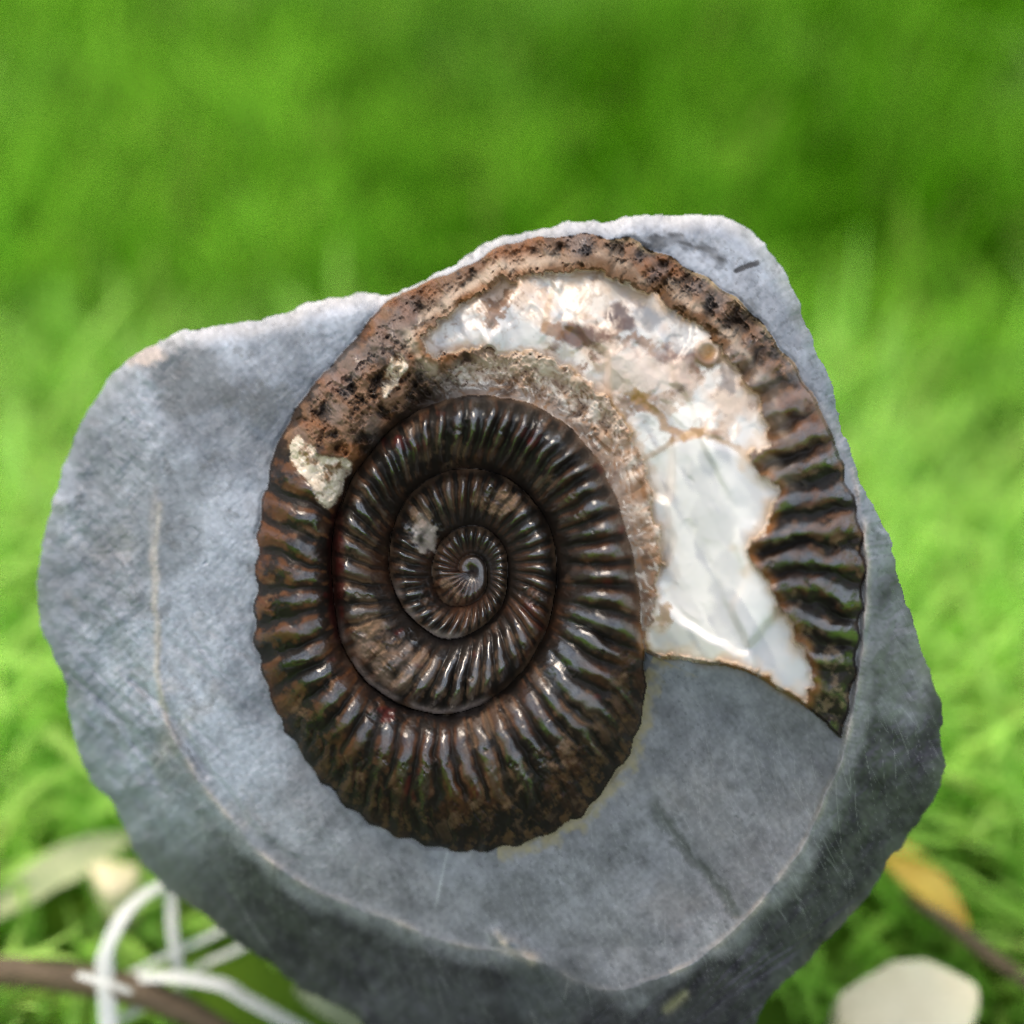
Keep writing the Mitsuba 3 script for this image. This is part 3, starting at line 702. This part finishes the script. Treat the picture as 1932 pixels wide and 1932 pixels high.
parts_ = [blades(44000, (-.45, .45), (-.15, .75), .013, .034, .0021, 1), blades(9000, (-.16, .16), (.04, .30), .010, .026, .0020, 3), blades(34000, (-1.1, 1.1), (-.6, 1.9), .022, .05, .0030, 2)]
gvv, gff, gcc, at = [], [], [], 0
for v_, f_, c_ in parts_:
    gvv.append(v_); gff.append(f_ + at); gcc.append(c_); at += len(v_)
scene['mat_grass'] = {'type': 'principledthin', 'base_color': VC, 'roughness': 0.42, 'spec_trans': 0.0, 'diff_trans': 0.9, 'eta': 1.22}
scene['grass'] = mikit.ply((np.vstack(gvv), np.vstack(gff)), 'mat_grass', color=np.vstack(gcc))
labels['grass'] = {'label': 'bright green mown lawn grass out of focus behind the stone', 'category': 'grass', 'kind': 'stuff'}

# ------------------------------------------------------------------ litter on the lawn
def sweep(pts_, rad, flat=0.5, n=10, sub_=8, twist=0.0):
    """A tapering strip with an oval section along a smooth line."""
    p = np.array(pts_, float)
    tt_ = np.r_[0, np.cumsum(np.linalg.norm(np.diff(p, axis=0), axis=1))]
    u = np.linspace(0, tt_[-1], sub_ * len(p))
    c = np.stack([PchipInterpolator(tt_, p[:, k])(u) for k in range(3)], 1)
    rd = np.interp(u, tt_, np.broadcast_to(rad, len(p)))
    tg = np.gradient(c, axis=0); tg /= np.linalg.norm(tg, axis=1, keepdims=True)
    sd = np.cross(tg, [0, 0.35, 1.0]); sd /= np.linalg.norm(sd, axis=1, keepdims=True)
    nm = np.cross(sd, tg)
    al = np.linspace(0, 2 * np.pi, n, endpoint=False)
    v = c[:, None] + sd[:, None] * (np.cos(al)[None, :, None] * rd[:, None, None]) + nm[:, None] * (np.sin(al)[None, :, None] * rd[:, None, None] * flat)
    m = len(c)
    v = np.vstack([v.reshape(-1, 3), c[:1], c[-1:]])
    a = np.arange(n); b = (a + 1) % n
    fcs = [np.vstack([np.stack([k * n + a, k * n + b, (k + 1) * n + b], 1), np.stack([k * n + a, (k + 1) * n + b, (k + 1) * n + a], 1)]) for k in range(m - 1)]
    fcs += [np.stack([b, a, np.full(n, m * n)], 1), np.stack([(m - 1) * n + a, (m - 1) * n + b, np.full(n, m * n + 1)], 1)]
    return v, np.vstack(fcs)


def at(px, py, h): return on_ground(px, py, h)

scene['mat_strip'] = two({'type': 'principled', 'base_color': {'type': 'rgb', 'value': [.72, .72, .68]}, 'roughness': 0.35, 'specular': 0.5})
scene['mat_twig'] = two({'type': 'principled', 'roughness': 0.7, 'base_color': mikit.proc(lambda p, n, uv: mikit.mix((.07, .045, .025), (.17, .115, .065), mikit.fbm(p.x * 500, p.y * 900, p.z * 900, 3)))})
scene['mat_leaf'] = two({'type': 'principled', 'roughness': 0.5, 'base_color': mikit.proc(lambda p, n, uv: mikit.mix((.55, .30, .03), (.70, .50, .08), mikit.fbm(p.x * 300, p.y * 300, p.z * 300, 3)))})
scene['mat_chip'] = two({'type': 'principled', 'roughness': 0.6, 'base_color': mikit.proc(lambda p, n, uv: mikit.mix((.84, .68, .42), (.93, .83, .58), mikit.fbm(p.x * 150, p.y * 150, p.z * 150, 4)))})
scene['mat_straw'] = two({'type': 'principled', 'roughness': 0.6, 'base_color': mikit.proc(lambda p, n, uv: mikit.mix((.34, .38, .20), (.50, .52, .30), mikit.fbm(p.x * 200, p.y * 200, p.z * 200, 3)))})
W1 = 0.00112
strips = [
    ([at(305, 1684, 0.0216), at(246, 1726, 0.0221), at(214, 1777, 0.0210), at(199, 1824, 0.0192), at(203, 1889, 0.0168), at(207, 1960, 0.0144), at(212, 2080, 0.0071)], W1, 'white curved strip of the loop at the lower left'),
    ([at(300, 1680, 0.0216), at(318, 1690, 0.0210), at(328, 1770, 0.0185), at(338, 1835, 0.0156), at(345, 1900, 0.0108)], W1 * .62, 'thin white leg hanging from the tip of the curved loop'),
    ([at(440, 1758, 0.0144), at(340, 1806, 0.0144), at(246, 1852, 0.0132)], W1 * .6, 'thin white stalk nearest the stone, upper of two'),
    ([at(490, 1783, 0.0132), at(420, 1818, 0.0132), at(352, 1852, 0.0119)], W1 * .66, 'short white stalk just below the upper thin stalk'),
    ([at(262, 1858, 0.0168), at(362, 1860, 0.0181), at(420, 1871, 0.0181), at(471, 1900, 0.0168), at(575, 1955, 0.0132), at(680, 2020, 0.0071)], W1 * 1.15, 'broad white strip bent down to the right under the stone'),
    ([at(322, 1886, 0.0132), at(255, 1922, 0.0132), at(190, 1962, 0.0119)], W1 * .7, 'short white strip across the foot of the loop'),
    ([at(150, 1852, 0.0205), at(200, 1868, 0.0210), at(250, 1886, 0.0198)], W1 * .55, 'small white knot tied across the loop'),
]
for i, (pp, rw, lb) in enumerate(strips):
    key = 'white_strip' + (f'_{i:03d}' if i else '')
    scene[key] = mikit.ply(sweep(pp, rw, .26), 'mat_strip', smooth=True)
    labels[key] = {'label': lb, 'category': 'strip', 'group': 'white strips in the grass'}

scene['twig'] = mikit.ply(sweep([at(-260, 1820, .012), at(-60, 1842, .014), at(120, 1856, .016), at(240, 1878, .016), at(350, 1920, .014), at(470, 1985, .010)], [.0016, .002, .0021, .002, .0018, .001], .9), 'mat_twig', smooth=True)
labels['twig'] = {'label': 'brown twig lying in the grass at the lower left edge', 'category': 'twig'}
scene['twig_001'] = mikit.ply(sweep([at(1720, 1700, .012), at(1800, 1752, .013), at(1880, 1815, .012), at(1990, 1890, .010), at(2120, 1990, .006)], [.0006, .0011, .0013, .0013, .0008], .7), 'mat_twig', smooth=True)
labels['twig_001'] = {'label': 'olive brown stem running right from the yellow leaf', 'category': 'twig'}


def leaf(p0, p1, wid, lift, seed, n=18, m=9):
    a_, b_ = np.array(p0), np.array(p1)
    ax = b_ - a_
    sd = np.cross(ax / np.linalg.norm(ax), [0, 0, 1.0]); sd /= np.linalg.norm(sd)
    u, v = np.meshgrid(np.linspace(0, 1, n), np.linspace(-1, 1, m), indexing='ij')
    half = wid * np.power(np.sin(np.pi * np.clip(u * .96 + .02, 0, 1)), .7)
    p = a_ + ax * u[..., None] + sd * (v * half)[..., None]
    p[..., 2] += lift * np.sin(np.pi * u) + .18 * wid * v ** 2 + .0006 * (meshkit.fbm(p * 400, 3, seed=seed) - .5) * 2
    lo = p.copy(); lo[..., 2] -= .00025
    vv = np.vstack([p.reshape(-1, 3), lo.reshape(-1, 3)])
    k = np.arange(n * m).reshape(n, m)
    q1 = np.stack([k[:-1, :-1], k[1:, :-1], k[1:, 1:], k[:-1, 1:]], -1).reshape(-1, 4)
    ed = np.r_[k[0, :], k[1:, -1], k[-1, -2::-1], k[-2:0:-1, 0]]
    e2 = np.roll(ed, -1)
    return vv, np.vstack([q1, q1[:, ::-1] + n * m, np.stack([ed, e2, e2 + n * m, ed + n * m], 1)])


scene['yellow_leaf'] = mikit.ply(leaf(at(1640, 1590, .014), at(1838, 1772, .010), .0030, .002, 3), 'mat_leaf', smooth=40)
labels['yellow_leaf'] = {'label': 'narrow yellow fallen leaf in the grass right of the stone', 'category': 'leaf'}
scene['dry_leaf'] = mikit.ply(leaf(at(-60, 1770, .007), at(260, 1590, .009), .0036, .002, 4), 'mat_straw', smooth=40)
labels['dry_leaf'] = {'label': 'pale grey green dry leaf slanting up to the stone at the left', 'category': 'leaf'}
scene['dry_leaf_001'] = mikit.ply(leaf(at(560, 1878, .010), at(760, 1975, .006), .0028, .001, 5), 'mat_straw', smooth=40)
labels['dry_leaf_001'] = {'label': 'tan dry leaf under the lower left edge of the stone', 'category': 'leaf'}


def chip_stone(pts_, h, thick, seed):
    """A flat broken chip: the outline as seen from above, bevelled, with an uneven top."""
    p = np.array([on_ground(x, y, h)[:2] for x, y in pts_])
    ls_ = shapely.LinearRing(p)
    n = 72
    pp = np.array([ls_.interpolate(s_, normalized=True).coords[0] for s_ in np.linspace(0, 1, n, endpoint=False)])
    c = pp.mean(0)
    rings = []
    for sc_, zz_ in [(.86, h - thick), (1.0, h - thick * .6), (1.02, h - thick * .25), (.96, h - thick * .05), (.75, h), (.4, h + .0005)]:
        qq = c + (pp - c) * sc_
        z_ = np.full(n, zz_) + (meshkit.fbm(np.c_[qq * 260, np.full(n, zz_ * 260)], 3, seed=seed) - .5) * .0016
        rings.append(np.c_[qq, z_])
    v = np.vstack(rings + [np.r_[c, h + .0004][None], np.r_[c, h - thick][None]])
    a = np.arange(n); b = (a + 1) % n
    m = len(rings)
    fcs = [np.vstack([np.stack([k * n + a, k * n + b, (k + 1) * n + b], 1), np.stack([k * n + a, (k + 1) * n + b, (k + 1) * n + a], 1)]) for k in range(m - 1)]
    fcs += [np.stack([(m - 1) * n + a, (m - 1) * n + b, np.full(n, m * n)], 1), np.stack([b, a, np.full(n, m * n + 1)], 1)]
    return v, np.vstack(fcs)


scene['pale_stone'] = mikit.ply(chip_stone(P((1590, 1885), (1640, 1850), (1700, 1815), (1760, 1812), (1815, 1838), (1862, 1866), (1868, 1890), (1850, 1935), (1835, 1990), (1720, 2010), (1640, 1960), (1588, 1930)), .017, .012, 3), 'mat_chip', smooth=35)
labels['pale_stone'] = {'label': 'cream coloured flat stone in the grass at the lower right', 'category': 'stone'}
scene['pale_stone_001'] = mikit.ply(chip_stone(P((165, 1642), (200, 1632), (262, 1636), (256, 1668), (228, 1695), (205, 1700), (182, 1676)), .011, .008, 4), 'mat_chip', smooth=35)
labels['pale_stone_001'] = {'label': 'small cream chip in the grass against the left edge of the grey stone', 'category': 'stone'}
